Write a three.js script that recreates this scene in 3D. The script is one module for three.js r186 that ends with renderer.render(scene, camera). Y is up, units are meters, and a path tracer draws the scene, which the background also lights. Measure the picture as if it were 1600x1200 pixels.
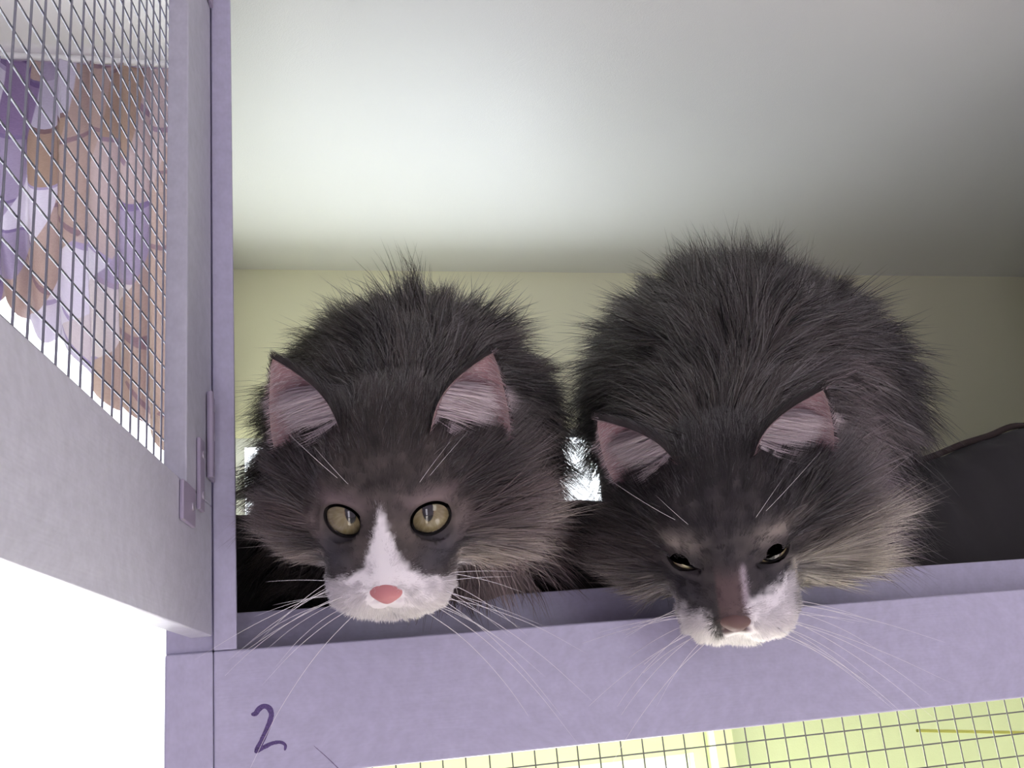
import * as THREE from 'three';
import { RoundedBoxGeometry } from 'three/addons/geometries/RoundedBoxGeometry.js';
import { mergeGeometries } from 'three/addons/utils/BufferGeometryUtils.js';
import { RectAreaLightUniformsLib } from 'three/addons/lights/RectAreaLightUniformsLib.js';
import { createNoise3D } from 'simplex-noise';

// ------------------------------------------------------------------ camera, sky, daylight, exposure
const scene = new THREE.Scene();
const renderer = new THREE.WebGLRenderer();
renderer.toneMapping = THREE.LinearToneMapping;
renderer.toneMappingExposure = 0.89;
renderer.shadowMap.enabled = true;
RectAreaLightUniformsLib.init();
scene.background = new THREE.Color(0.9, 0.95, 1.0);
scene.backgroundIntensity = 3;

const EYE = new THREE.Vector3(0, 1.45, 0.56);
const camera = new THREE.PerspectiveCamera(2 * Math.atan(600 / 1600) * 180 / Math.PI, 4 / 3, 0.02, 50);
camera.matrixAutoUpdate = true;
{ // a phone held just below the shelf edge, tipped up 18 degrees, turned 14 degrees to the right, rolled a little
  const right = new THREE.Vector3(0.9702, -0.0930, 0.2238), back = new THREE.Vector3(-0.2418, -0.3062, 0.9207).normalize();
  const up = new THREE.Vector3().crossVectors(back, right).normalize(); right.crossVectors(up, back);
  camera.quaternion.setFromRotationMatrix(new THREE.Matrix4().makeBasis(right, up, back));
  camera.position.copy(EYE);
}
scene.add(camera);

function windowLight(name, w, h, pos, look, color, power) {   // daylight entering through one real window
  const l = new THREE.RectAreaLight(color, power, w, h);
  l.name = name; l.position.set(...pos); l.lookAt(...look); scene.add(l); return l;
}
const SKY = new THREE.Color(0.86, 0.93, 1.0), SKYWARM = new THREE.Color(1.0, 0.97, 0.93);
const PW = { left: 2.1, aisle: 3.3, side: 1.1, pen: 20, lower: 46 };
const LILACDAY = new THREE.Color(0.95, 0.80, 1.0);   // daylight filtered through the lilac-tinted glazed door
windowLight('left_window_daylight', 1.2, 1.5, [-0.68, 1.65, -1.05], [-0.68, 1.65, 0], SKYWARM, PW.left);
windowLight('glazed_door_daylight', 0.36, 1.2, [-0.30, 0.68, 1.95], [-0.30, 0.68, 0], LILACDAY, PW.aisle);
windowLight('front_window_daylight', 0.8, 1.0, [1.1, 1.4, 1.95], [1.1, 1.4, 0], SKYWARM, PW.side);
windowLight('pen_window_daylight', 0.478, 0.135, [0.211, 1.7375, -0.734], [0.211, 1.7375, 0], SKY, PW.pen);
windowLight('lower_pen_window_daylight', 0.34, 0.985, [0.345, 0.8925, -0.745], [0.345, 0.8925, 0], SKYWARM, PW.lower);

const sun = new THREE.DirectionalLight(new THREE.Color(1.0, 0.95, 0.86), 34);   // comes in through the glazed door behind the viewer and lands on the floor
sun.name = 'sun'; sun.position.set(-0.9, 5.0, 7.0); sun.target.position.set(-0.1, 0, 0.6); scene.add(sun, sun.target);
sun.castShadow = true; sun.shadow.mapSize.set(2048, 2048); Object.assign(sun.shadow.camera, { left: -3, right: 3, top: 3, bottom: -3, near: 0.5, far: 14 });

// ------------------------------------------------------------------ helpers
let seed = 12345;
const rnd = () => { seed = (seed * 1664525 + 1013904223) >>> 0; return seed / 4294967296; };
const rs = () => rnd() * 2 - 1;
const noise3 = createNoise3D(rnd);
const V = (x, y, z) => new THREE.Vector3(x, y, z);
const clamp = (x, a = 0, b = 1) => Math.min(b, Math.max(a, x));
const smooth = (a, b, x) => { const t = clamp((x - a) / (b - a)); return t * t * (3 - 2 * t); };
const lerp = (a, b, t) => a + (b - a) * t;
const mix3 = (a, b, t) => [lerp(a[0], b[0], t), lerp(a[1], b[1], t), lerp(a[2], b[2], t)];
const fbm = (x, y, z) => noise3(x, y, z) * 0.6 + noise3(x * 2.1, y * 2.1, z * 2.1) * 0.3 + noise3(x * 4.3, y * 4.3, z * 4.3) * 0.15;

function noiseTexture(n, f, colorAt, srgb) {
  const d = new Uint8Array(n * n * 4);
  for (let j = 0; j < n; j++) for (let i = 0; i < n; i++) { const c = colorAt(i / n, j / n, f); const o = (j * n + i) * 4; d[o] = c[0]; d[o + 1] = c[1]; d[o + 2] = c[2]; d[o + 3] = 255; }
  const t = new THREE.DataTexture(d, n, n); t.magFilter = THREE.LinearFilter; t.minFilter = THREE.LinearFilter; t.wrapS = t.wrapT = THREE.RepeatWrapping;
  if (srgb) t.colorSpace = THREE.SRGBColorSpace; t.needsUpdate = true; return t;
}
const tile = (u, v, fx, fy, s) => { // tileable noise on a torus-like path
  const a = u * 2 * Math.PI, b = v * 2 * Math.PI;
  return noise3(Math.cos(a) * fx + s, Math.sin(a) * fx + Math.cos(b) * fy, Math.sin(b) * fy + s * 0.7);
};
const grainBump = noiseTexture(512, 1, (u, v) => { const g = 128 + 50 * tile(u, v, 0.8, 22, 3) + 30 * tile(u, v, 2.5, 40, 9) + 18 * (rnd() - 0.5); return [g, g, g]; });
const rollerBump = noiseTexture(512, 1, (u, v) => { const g = 128 + 60 * tile(u, v, 24, 24, 5) + 40 * tile(u, v, 50, 50, 2); return [g, g, g]; });
const paintTint = noiseTexture(256, 1, (u, v) => { const g = 244 + 6 * tile(u, v, 3, 3, 4) + 5 * tile(u, v, 9, 14, 8); return [g, g, g]; }, true);

const std = (o) => new THREE.MeshStandardMaterial(o);
const lin = (r, g, b) => new THREE.Color().setRGB(r, g, b);
const M = {
  lilac: std({ name: 'lilac_paint', color: lin(0.54, 0.52, 0.68), roughness: 0.5, bumpMap: grainBump, bumpScale: 0.00008, map: paintTint }),
  lilacDoor: std({ name: 'pale_lilac_paint', color: lin(0.60, 0.60, 0.68), roughness: 0.45, bumpMap: grainBump, bumpScale: 0.00006, map: paintTint }),
  ceilingWhite: std({ name: 'white_ceiling_paint', color: lin(0.86, 0.86, 0.83), roughness: 0.45, bumpMap: rollerBump, bumpScale: 0.00025 }),
  lime: std({ name: 'pale_lime_paint', color: lin(0.88, 0.86, 0.64), roughness: 0.55, bumpMap: rollerBump, bumpScale: 0.0002 }),
  limeLower: std({ name: 'lime_paint', color: lin(0.72, 0.86, 0.50), roughness: 0.55, bumpMap: rollerBump, bumpScale: 0.0002 }),
  roomWall: std({ name: 'room_wall_paint', color: lin(0.56, 0.49, 0.62), roughness: 0.8, bumpMap: rollerBump, bumpScale: 0.0005 }),
  floor: std({ name: 'pale_vinyl', color: lin(0.62, 0.59, 0.60), roughness: 0.5, map: paintTint }),
  shelf: std({ name: 'shelf_board', color: lin(0.30, 0.27, 0.26), roughness: 0.6, bumpMap: grainBump, bumpScale: 0.0006 }),
  wire: std({ name: 'galvanised_wire', color: lin(0.30, 0.31, 0.36), roughness: 0.35, metalness: 0.85 }),
  wireGreen: std({ name: 'dull_wire', color: lin(0.16, 0.17, 0.15), roughness: 0.5, metalness: 0.6 }),
  hinge: std({ name: 'painted_metal', color: lin(0.40, 0.35, 0.46), roughness: 0.45, metalness: 0.15 }),
  screw: std({ name: 'screw_metal', color: lin(0.55, 0.52, 0.58), roughness: 0.35, metalness: 0.6 }),
  frameWhite: std({ name: 'white_window_frame', color: lin(0.75, 0.75, 0.75), roughness: 0.45 }),
  glass: new THREE.MeshPhysicalMaterial({ name: 'window_glass', color: 0xffffff, transmission: 1, roughness: 0, thickness: 0, ior: 1.45 }),
  ink: std({ name: 'marker_ink', color: lin(0.20, 0.13, 0.38), roughness: 0.7, map: noiseTexture(128, 1, (u, v) => { const g = 190 + 90 * tile(u, v, 9, 9, 6); return [clamp(g, 0, 255), clamp(g, 0, 255), clamp(g, 0, 255)]; }, true) }),
};
function boxUV(g, w, h, d) { // uv in metres on a box
  const p = g.attributes.position, n = g.attributes.normal, uv = g.attributes.uv;
  for (let i = 0; i < p.count; i++) {
    const ax = Math.abs(n.getX(i)), ay = Math.abs(n.getY(i)), az = Math.abs(n.getZ(i));
    let u, v; if (az >= ax && az >= ay) { u = p.getX(i); v = p.getY(i); } else if (ax >= ay) { u = p.getZ(i); v = p.getY(i); } else { u = p.getX(i); v = p.getZ(i); }
    if (h > w && h > d) [u, v] = [v, u];
    uv.setXY(i, u * 5, v * 5);
  }
  return g;
}
const box = (x0, x1, y0, y1, z0, z1, r = 0) => {
  const w = x1 - x0, h = y1 - y0, d = z1 - z0;
  const g = r ? new RoundedBoxGeometry(w, h, d, 2, r) : new THREE.BoxGeometry(w, h, d);
  boxUV(g, w, h, d); g.translate((x0 + x1) / 2, (y0 + y1) / 2, (z0 + z1) / 2); return g;
};
const norm = (g) => { const q = g.index ? g.toNonIndexed() : g; for (const k of Object.keys(q.attributes)) if (!['position', 'normal', 'uv', 'color'].includes(k)) q.deleteAttribute(k); return q; };
const merge = (list) => mergeGeometries(list.map(norm));
function put(name, geo, mat, parent = scene) {
  const m = new THREE.Mesh(Array.isArray(geo) ? merge(geo) : geo, mat); m.name = name; m.castShadow = m.receiveShadow = true; parent.add(m); return m;
}
function structure(name, geo, mat, label, category) { const m = put(name, geo, mat); m.userData = { kind: 'structure', label, category }; return m; }
function thing(name, label, category, group) { const g = new THREE.Group(); g.name = name; g.userData = { label, category }; if (group) g.userData.group = group; scene.add(g); return g; }
function rod(a, b, r, seg = 6) {
  const d = b.clone().sub(a), g = new THREE.CylinderGeometry(r, r, d.length(), seg, 1, true);
  g.applyQuaternion(new THREE.Quaternion().setFromUnitVectors(V(0, 1, 0), d.clone().normalize())); g.translate((a.x + b.x) / 2, (a.y + b.y) / 2, (a.z + b.z) / 2); return g;
}

// ------------------------------------------------------------------ room shell
const T = 0.04;
structure('floor', box(-2.04, 2.04, -0.06, 0, -1.1, 2.0), M.floor, 'pale vinyl floor of the cattery room', 'floor');
structure('ceiling', box(-2.04, 2.04, 2.545, 2.6, -1.1, 2.0), M.ceilingWhite, 'white ceiling of the cattery room', 'ceiling');
structure('wall_left', box(-2.08, -2.0, 0, 2.545, -1.1, 2.0), M.roomWall, 'lilac side wall of the room', 'wall');
structure('wall_right', box(2.0, 2.08, 0, 2.545, -1.1, 2.0), M.roomWall, 'lilac wall at the far end of the pens', 'wall');
function wallWithHole(name, x0, x1, y0, y1, z0, z1, holes, mat, label) { // holes: [x0,x1,y0,y1] left to right / any, cut by strips
  const g = [];
  const xs = [...new Set([x0, x1, ...holes.flatMap((h) => [h[0], h[1]])])].sort((a, b) => a - b), ys = [...new Set([y0, y1, ...holes.flatMap((h) => [h[2], h[3]])])].sort((a, b) => a - b);
  for (let i = 0; i + 1 < xs.length; i++) for (let j = 0; j + 1 < ys.length; j++) {
    const cx = (xs[i] + xs[i + 1]) / 2, cy = (ys[j] + ys[j + 1]) / 2;
    if (holes.some((h) => cx > h[0] && cx < h[1] && cy > h[2] && cy < h[3])) continue;
    g.push(box(xs[i], xs[i + 1], ys[j], ys[j + 1], z0, z1));
  }
  return structure(name, g, mat, label, 'wall');
}
function windowUnit(name, x0, x1, y0, y1, z, nx, ny, label, fw = 0.03) {
  const o = thing(name, label, 'window'); o.userData.kind = 'structure'; o.position.set((x0 + x1) / 2, y0, z);
  const w = x1 - x0, h = y1 - y0, d = 0.03;
  put('window_frame', [box(-w / 2, w / 2, 0, fw, -d / 2, d / 2), box(-w / 2, w / 2, h - fw, h, -d / 2, d / 2), box(-w / 2, -w / 2 + fw, fw, h - fw, -d / 2, d / 2), box(w / 2 - fw, w / 2, fw, h - fw, -d / 2, d / 2)], M.frameWhite, o);
  const b = 0.02;
  for (let i = 1; i < nx; i++) put('glazing_bar', box(-w / 2 + w * i / nx - b / 2, -w / 2 + w * i / nx + b / 2, fw, h - fw, -d / 2.2, d / 2.2), M.frameWhite, o);
  for (let j = 1; j < ny; j++) put('glazing_bar', box(-w / 2 + fw, w / 2 - fw, h * j / ny - b / 2, h * j / ny + b / 2, -d / 2.4, d / 2.4), M.frameWhite, o);
  for (let i = 0; i < nx; i++) for (let j = 0; j < ny; j++) {
    const px0 = Math.max(-w / 2 + fw, -w / 2 + w * i / nx), px1 = Math.min(w / 2 - fw, -w / 2 + w * (i + 1) / nx), py0 = Math.max(fw, h * j / ny), py1 = Math.min(h - fw, h * (j + 1) / ny);
    const pane = new THREE.PlaneGeometry(px1 - px0, py1 - py0); pane.translate((px0 + px1) / 2, (py0 + py1) / 2, 0); put('pane', pane, M.glass, o);
  }
  return o;
}
// far left wall with the bright window
wallWithHole('wall_far', -2.0, -0.05, 0, 2.545, -1.06, -1.0, [[-1.28, -0.08, 0.9, 2.4]], M.roomWall, 'lilac wall round the bright window on the left');
windowUnit('window_1', -1.28, -0.08, 0.9, 2.4, -1.035, 1, 1, 'overexposed bright window below the curtain on the left', 0.02);
// wall behind the viewer
wallWithHole('wall_front', -2.0, 2.0, 0, 2.545, 1.9, 1.96, [[-0.48, -0.12, 0.08, 1.28], [0.7, 1.5, 0.9, 1.9]], M.roomWall, 'lilac wall facing the pens');
windowUnit('window_2', -0.48, -0.12, 0.08, 1.28, 1.93, 1, 2, 'two pane glazed panel facing the pens', 0.03);
windowUnit('window_5', 0.7, 1.5, 0.9, 1.9, 1.93, 2, 2, 'four pane window facing the pens', 0.04);
// pens: back wall, sides, ceiling
wallWithHole('wall_back_lower', -0.05, 1.5, 0, 1.48, -0.76, -0.7, [[0.175, 0.515, 0.4, 1.385]], M.limeLower, 'bright lime back wall of the lower pen behind the mesh');
wallWithHole('wall_back', -0.05, 1.5, 1.48, 2.033, -0.76, -0.7, [[-0.028, 0.45, 1.67, 1.805]], M.lime, 'pale yellow-green back wall of the pen behind the cats');
windowUnit('window_3', -0.028, 0.45, 1.67, 1.805, -0.717, 1, 1, 'small bright window behind the two cats', 0.012);
windowUnit('window_4', 0.175, 0.515, 0.4, 1.385, -0.73, 1, 1, 'bright window of the lower pen behind the mesh', 0.012);
structure('wall_pen_side', box(-0.046, -0.030, 0, 2.033, -0.7, -0.03), M.lime, 'thin side panel of the pen behind the door post', 'wall');
structure('wall_pen_end', box(1.5, 1.54, 0, 2.033, -0.76, -0.03), M.lime, 'end wall of the pen', 'wall');
structure('ceiling_pen', box(-0.05, 1.54, 2.033, 2.06, -0.76, 0.0), M.ceilingWhite, 'smooth white ceiling above the two cats', 'ceiling');
structure('wall_above_pen', box(-0.05, 2.0, 2.06, 2.545, -0.03, 0.0), M.roomWall, 'panel between the pen and the room ceiling', 'wall');
structure('wall_beside_pen', box(1.54, 2.0, 0, 2.06, -0.03, 0.0), M.roomWall, 'panel right of the pens', 'wall');

// ------------------------------------------------------------------ pen frame
const shelf = put('shelf_board', box(-0.029, 1.499, 1.470, 1.488, -0.699, -0.022, 0.002), M.shelf); shelf.userData = { label: 'dark shelf board under the two cats', category: 'shelf' };
const rail = thing('pen_rail', 'wide lilac painted rail marked with a handwritten 2', 'rail');
put('rail_board', box(-0.0238, 1.5, 1.4312, 1.4951, -0.022, 0, 0.0012), M.lilac, rail);
{ // handwritten 2: brush-like stroke lying on the paint
  const px = (x, y) => { // marks measured on the rail face, metres
    return V(x, y, 0.00012);
  };
  const stroke = (pts, w0, w1, wob) => {
    const c = new THREE.CatmullRomCurve3(pts), n = 48, pos = [], uv = [], idx = [], nor = [];
    for (let i = 0; i <= n; i++) {
      const t = i / n, p = c.getPointAt(t), d = c.getTangentAt(t), s = V(-d.y, d.x, 0).normalize();
      const end = Math.min(1, Math.sqrt(Math.min(t, 1 - t) * 14));
      const w = (lerp(w0, w1, t) + wob * noise3(t * 9, w0 * 900, 1)) * (0.35 + 0.65 * end) / 2;
      for (const k of [-1, 1]) { pos.push(p.x + s.x * w * k, p.y + s.y * w * k, p.z); uv.push(p.x * 60 + s.x * w * k * 60, (p.y + s.y * w * k) * 60); nor.push(0, 0, 1); }
      if (i) { const a = 2 * i; idx.push(a - 2, a, a - 1, a, a + 1, a - 1); }
    }
    const g = new THREE.BufferGeometry(); g.setAttribute('position', new THREE.Float32BufferAttribute(pos, 3)); g.setAttribute('normal', new THREE.Float32BufferAttribute(nor, 3)); g.setAttribute('uv', new THREE.Float32BufferAttribute(uv, 2)); g.setIndex(idx); return g;
  };
  // points on the photo's digit mapped to the rail (1 px of the photo is 0.35 mm here)
  const P = (x, y) => px(0.0023 + (x - 418) * 0.000343, 1.4551 - (y - 1138) * 0.000357 - (x - 418) * 0.00003);
  const a = stroke([P(395, 1119), P(401, 1118), P(406, 1112), P(413, 1108), P(420, 1110), P(424, 1118), P(421, 1130), P(414, 1146), P(406, 1161), P(400, 1168)], 0.0026, 0.0028, 0.0003);
  const b = stroke([P(399, 1170), P(404, 1167), P(413, 1163), P(425, 1158), P(437, 1157), P(443, 1161), P(442, 1168)], 0.0025, 0.0013, 0.0002);
  put('number_mark', [a, b], M.ink, rail).userData = { label: 'handwritten purple 2' };
  const s = stroke([P(484, 1162), P(505, 1180), P(530, 1204)], 0.00035, 0.0005, 0.0001);
  put('scratch', s, std({ name: 'scratch_dark', color: lin(0.2, 0.16, 0.26), roughness: 0.9 }), rail);
}
const jamb = put('door_jamb', [box(-0.0474, -0.0240, 0.0, 1.4951, -0.030, 0, 0.0012), box(-0.0474, -0.0240, 1.4951, 2.033, -0.030, -0.004, 0.001)], M.lilac);
jamb.userData = { label: 'tall lilac post at the left end of the numbered rail', category: 'post' };
const stop = put('door_stop', box(-0.0238, -0.0122, 1.4953, 2.033, -0.012, -0.0002, 0.0008), M.lilac); stop.userData = { label: 'narrow upright lilac strip beside the open door', category: 'post' };
const sill = put('sill_strip', box(-0.0295, 1.5, 1.4885, 1.5188, -0.058, -0.045, 0.001), M.lilac); sill.userData = { label: 'narrow lilac strip along the top of the numbered rail', category: 'strip' };
const header = put('pen_header', box(-0.0119, 1.5, 1.99, 2.033, -0.022, 0, 0.001), M.lilac); header.userData = { label: 'lilac rail across the top of the pen', category: 'rail' };
const panel = put('front_panel', box(0.78, 1.5, 1.515, 1.9895, -0.012, -0.0006, 0.001), M.lilacDoor); panel.userData = { label: 'closed pale lilac panel right of the open pen', category: 'panel' };
const backpost = put('side_post', box(-0.072, -0.0475, 0, 2.54, -0.34, -0.30, 0.001), M.lilac); backpost.userData = { label: 'lilac post behind the door mesh', category: 'post' };

// lower pen mesh
{
  const g = [], z = -0.0235, y1 = 1.4312, y0 = 0.9, x0 = -0.02, x1 = 1.45, p = 0.0127;
  for (let x = x0; x < x1; x += p) g.push(rod(V(x + 0.0004 * rs(), y0, z), V(x + 0.0004 * rs(), y1 + 0.005, z), 0.00045, 5));
  for (let y = y1 - 0.0085, k = 0; y > y0; y -= p, k++) g.push(rod(V(x0, y + 0.0002 * rs(), z - 0.0007), V(x1, y - 0.0012 + 0.0002 * rs(), z - 0.0007), 0.00045, 5));
  const o = put('wire_mesh', g, M.wireGreen); o.userData = { label: 'square wire mesh under the rail in front of the lime pen', category: 'mesh' };
}
const lath = put('wall_batten', box(0.535, 0.56, 0, 1.47, -0.699, -0.675, 0.001), M.limeLower); lath.userData = { label: 'lime upright batten beside the lower window', category: 'batten' };
const cane = put('garden_cane', rod(V(0.435, 1.414, -0.10), V(0.80, 1.375, -0.16), 0.0011, 8), std({ name: 'yellow_cane', color: lin(0.35, 0.38, 0.06), roughness: 0.6 }));
cane.userData = { label: 'thin yellow-green cane behind the lower mesh', category: 'cane' };

// ------------------------------------------------------------------ open door on the left
{
  const door = thing('pen_door', 'open pale lilac pen door with wire mesh and hinges', 'door');
  const A = 99.5 * Math.PI / 180, th = 0.011, W = 0.46, top = 2.0;
  door.position.set(-0.0243, 0, 0.0035); door.rotation.y = -A;   // local +x runs from the hinge to the free edge once closed; open it swings towards the viewer
  // local frame: x along the door, z = outward face after opening (faces left), so the face seen is z = 0
  door.rotation.y = 0; const ux = new THREE.Vector3(-Math.sin(A - Math.PI / 2), 0, Math.cos(A - Math.PI / 2)), nz = new THREE.Vector3(-Math.cos(A - Math.PI / 2), 0, -Math.sin(A - Math.PI / 2));
  door.quaternion.setFromRotationMatrix(new THREE.Matrix4().makeBasis(ux, V(0, 1, 0), nz.clone()));
  const s = ux.clone().cross(V(0, 1, 0)).dot(nz); const F = s > 0 ? 1 : -1;
  const zb = (a, b) => F > 0 ? [a, b] : [-b, -a];
  if (F < 0) door.quaternion.setFromRotationMatrix(new THREE.Matrix4().makeBasis(ux, V(0, 1, 0), nz.clone().negate()));
  const bx = (x0, x1, y0, y1, t0 = 0, t1 = th, r = 0.0008) => { const [a, b] = zb(t0, t1); return box(x0, x1, y0, y1, a, b, r); };
  put('bottom_rail', bx(0.0, W, 1.5022, 1.5695), M.lilacDoor, door);
  put('stile', bx(0.0, 0.0555, 1.5697, top), M.lilacDoor, door);
  put('stile', bx(W - 0.055, W, 1.5697, top), M.lilacDoor, door);
  put('top_rail', bx(0.0557, W - 0.0552, top - 0.06, top), M.lilacDoor, door);
  const g = [], p = 0.0127, zw = F * (th + 0.0006), zw2 = F * (th + 0.0014);
  for (let x = 0.0575; x < W - 0.03; x += p) { const j = 0.0006 * rs(); g.push(rod(V(x + j, 1.555, zw), V(x + j + 0.0006 * rs(), 1.75, zw), 0.0005, 6), rod(V(x + j, 1.75, zw), V(x + 0.0006 * rs(), top - 0.02, zw), 0.0005, 6)); }
  for (let y = 1.5555; y < top - 0.02; y += p) g.push(rod(V(0.03, y + 0.0005 * rs(), zw2), V(W - 0.02, y + 0.0005 * rs() + 0.0008, zw2), 0.0005, 6));
  put('wire_mesh', g, M.wire, door).userData = { label: 'galvanised square wire mesh' };
  // hinge leaves and a latch plate on the visible face
  const leaf = (x0, x1, y0, y1, t = 0.0022) => box(x0, x1, y0, y1, ...zb(-t, -0.0002), 0.0006);
  const screwAt = (x, y, t = 0.0024) => { const c = new THREE.CylinderGeometry(0.0021, 0.0021, 0.001, 14); c.rotateX(Math.PI / 2); c.translate(x, y, -F * t); return c; };
  const addHinge = (name, x0, x1, y0, y1, ys, xs) => { const h = put(name, leaf(x0, x1, y0, y1), M.hinge, door); for (const y of ys) put('screw', screwAt(xs, y), M.screw, h); return h; };
  addHinge('hinge_leaf', 0.0010, 0.0125, 1.5822, 1.629, [1.590, 1.606, 1.622], 0.006);
  put('hinge_knuckle', (() => { const c = new THREE.CylinderGeometry(0.0019, 0.0019, 0.047, 12); c.translate(0.0132, 1.6056, -F * 0.0022); return c; })(), M.hinge, door);
  addHinge('hinge_leaf', 0.026, 0.036, 1.561, 1.598, [1.569, 1.590], 0.030);
  addHinge('latch_plate', 0.046, 0.070, 1.5495, 1.5685, [1.559], 0.052);
  addHinge('hinge_leaf', 0.0010, 0.0125, 1.885, 1.93, [1.892, 1.915], 0.006);
}

// ------------------------------------------------------------------ curtain in front of the left window
{
  const N = 220, K = 60, pos = [], uv = [], idx = [];
  const x0 = -0.95, x1 = -0.088, top = 2.515;
  const bottomAt = (x) => 2.09 - 0.22 * smooth(-0.42, -0.10, x) + 0.012 * Math.sin(x * 60);
  for (let j = 0; j <= K; j++) for (let i = 0; i <= N; i++) {
    const u = i / N, v = j / K, x = lerp(x0, x1, u), yb = bottomAt(x), y = lerp(top, yb, v);
    const swing = 0.10 * v * v * (1 - u);
    const fold = 0.018 * Math.sin(u * 118 + 1.4 * noise3(u * 6, v * 1.5, 2)) * (0.35 + 0.65 * v) + 0.012 * noise3(u * 20, v * 3, 5) * v;
    pos.push(x + swing + 0.012 * Math.cos(u * 118) * (1 - 0.5 * v), y, -0.955 + fold); uv.push(u * 1.05 + 0.16 * v * v, v * 0.75 + 0.06 * noise3(u * 8, v * 2, 9));
    if (i && j) { const a = j * (N + 1) + i; idx.push(a - N - 2, a - 1, a - N - 1, a - N - 1, a - 1, a); }
  }
  const g = new THREE.BufferGeometry(); g.setAttribute('position', new THREE.Float32BufferAttribute(pos, 3)); g.setAttribute('uv', new THREE.Float32BufferAttribute(uv, 2)); g.setIndex(idx); g.computeVertexNormals();
  const pal = [[178, 156, 150], [142, 122, 160], [196, 190, 210], [164, 152, 180], [204, 194, 200], [166, 142, 128], [124, 106, 146], [186, 168, 170], [212, 206, 222], [172, 162, 188]];
  const hash = (a, b) => { const s = Math.sin(a * 127.1 + b * 311.7) * 43758.5453; return s - Math.floor(s); };
  const tex = noiseTexture(1024, 1, (u, v) => { // printed patchwork cloth
    const col = Math.floor(u * 17), off = hash(col, 3) * 5, rowf = v * 5 + off, row = Math.floor(rowf);
    let c = pal[Math.floor(hash(col, row) * pal.length)];
    if (hash(col, 77) < 0.3) c = pal[0];
    const f = rowf - row; if (f < 0.06) c = [c[0] * 0.8, c[1] * 0.76, c[2] * 0.86];
    const n = 6 * noise3(u * 300, v * 300, 1) ; return [clamp(c[0] + n, 0, 255), clamp(c[1] + n, 0, 255), clamp(c[2] + n, 0, 255)];
  }, true);
  const c = put('curtain', g, new THREE.MeshPhysicalMaterial({ name: 'patchwork_cloth', map: tex, roughness: 1, side: THREE.DoubleSide, transmission: 0.14, thickness: 0 }));
  c.userData = { label: 'gathered patchwork curtain in lilac and tan seen through the door mesh', category: 'curtain' };
  const r = put('curtain_rail', rod(V(-1.0, 2.521, -0.955), V(-0.055, 2.521, -0.955), 0.006, 10), M.frameWhite); r.userData = { label: 'white rail from which the patchwork curtain hangs', category: 'curtain rail' };
}

// ------------------------------------------------------------------ dark cat bed behind the cats
{
  const pos = [], idx = [], N = 140, K = 20;
  for (let i = 0; i <= N; i++) {
    const x = lerp(-0.028, 1.1, i / N), up = 0.055 * smooth(0.42, 0.75, x);
    const yt = 1.603 + up + 0.004 * noise3(x * 14, 1, 1), zf = -0.135 + 0.008 * noise3(x * 9, 4, 1);
    const prof = [[zf, 1.4885], [zf + 0.012, 1.510], [zf + 0.006, 1.55], [zf - 0.02, yt - 0.018], [zf - 0.05, yt], [zf - 0.10, yt - 0.012], [zf - 0.14, yt - 0.05], [zf - 0.16, 1.51], [zf - 0.16, 1.4885]];
    const c = new THREE.CatmullRomCurve3(prof.map(([z, y]) => V(x, y, z)));
    for (let k = 0; k <= K; k++) { const p = c.getPoint(k / K), n = 0.003 * noise3(p.x * 30, p.y * 40, p.z * 40); pos.push(p.x, Math.max(1.4885, p.y + n), p.z + n); }
    if (i) for (let k = 0; k < K; k++) { const a = i * (K + 1) + k, b = a - K - 1; idx.push(b, a, b + 1, b + 1, a, a + 1); }
  }
  const g = new THREE.BufferGeometry(); g.setAttribute('position', new THREE.Float32BufferAttribute(pos, 3)); g.setIndex(idx); g.computeVertexNormals();
  const bed = thing('cat_bed', 'dark grey plush cat bed behind the cats', 'cat bed');
  put('bolster', g, new THREE.MeshPhysicalMaterial({ name: 'charcoal_fleece', color: lin(0.035, 0.033, 0.034), roughness: 1, sheen: 0.4, sheenRoughness: 0.6, sheenColor: lin(0.3, 0.3, 0.3), side: THREE.DoubleSide }), bed);
  const seam = []; for (let i = 0; i <= 60; i++) { const x = lerp(0.3, 1.1, i / 60); seam.push(V(x, 1.605 + 0.055 * smooth(0.42, 0.75, x) + 0.004 * noise3(x * 14, 1, 1), -0.182 + 0.008 * noise3(x * 9, 4, 1))); }
  put('piping', new THREE.TubeGeometry(new THREE.CatmullRomCurve3(seam), 120, 0.0028, 8), std({ name: 'brown_piping', color: lin(0.03, 0.018, 0.016), roughness: 0.8 }), bed);
}

// ------------------------------------------------------------------ cats
// signed distance pieces
const smin = (a, b, k) => { const h = clamp(0.5 + 0.5 * (b - a) / k); return lerp(b, a, h) - k * h * (1 - h); };
const smaxk = (a, b, k) => -smin(-a, -b, k);
const ell = (x, y, z, c, r) => { const a = (x - c[0]) / r[0], b = (y - c[1]) / r[1], d = (z - c[2]) / r[2]; const k0 = Math.sqrt(a * a + b * b + d * d); const e = a / r[0], f = b / r[1], g = d / r[2]; const k1 = Math.sqrt(e * e + f * f + g * g) || 1e-6; return k0 * (k0 - 1) / k1; };
const cap = (x, y, z, a, b, ra, rb) => { const bx = b[0] - a[0], by = b[1] - a[1], bz = b[2] - a[2], px = x - a[0], py = y - a[1], pz = z - a[2]; const t = clamp((px * bx + py * by + pz * bz) / (bx * bx + by * by + bz * bz)); return Math.hypot(px - bx * t, py - by * t, pz - bz * t) - lerp(ra, rb, t); };

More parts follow.
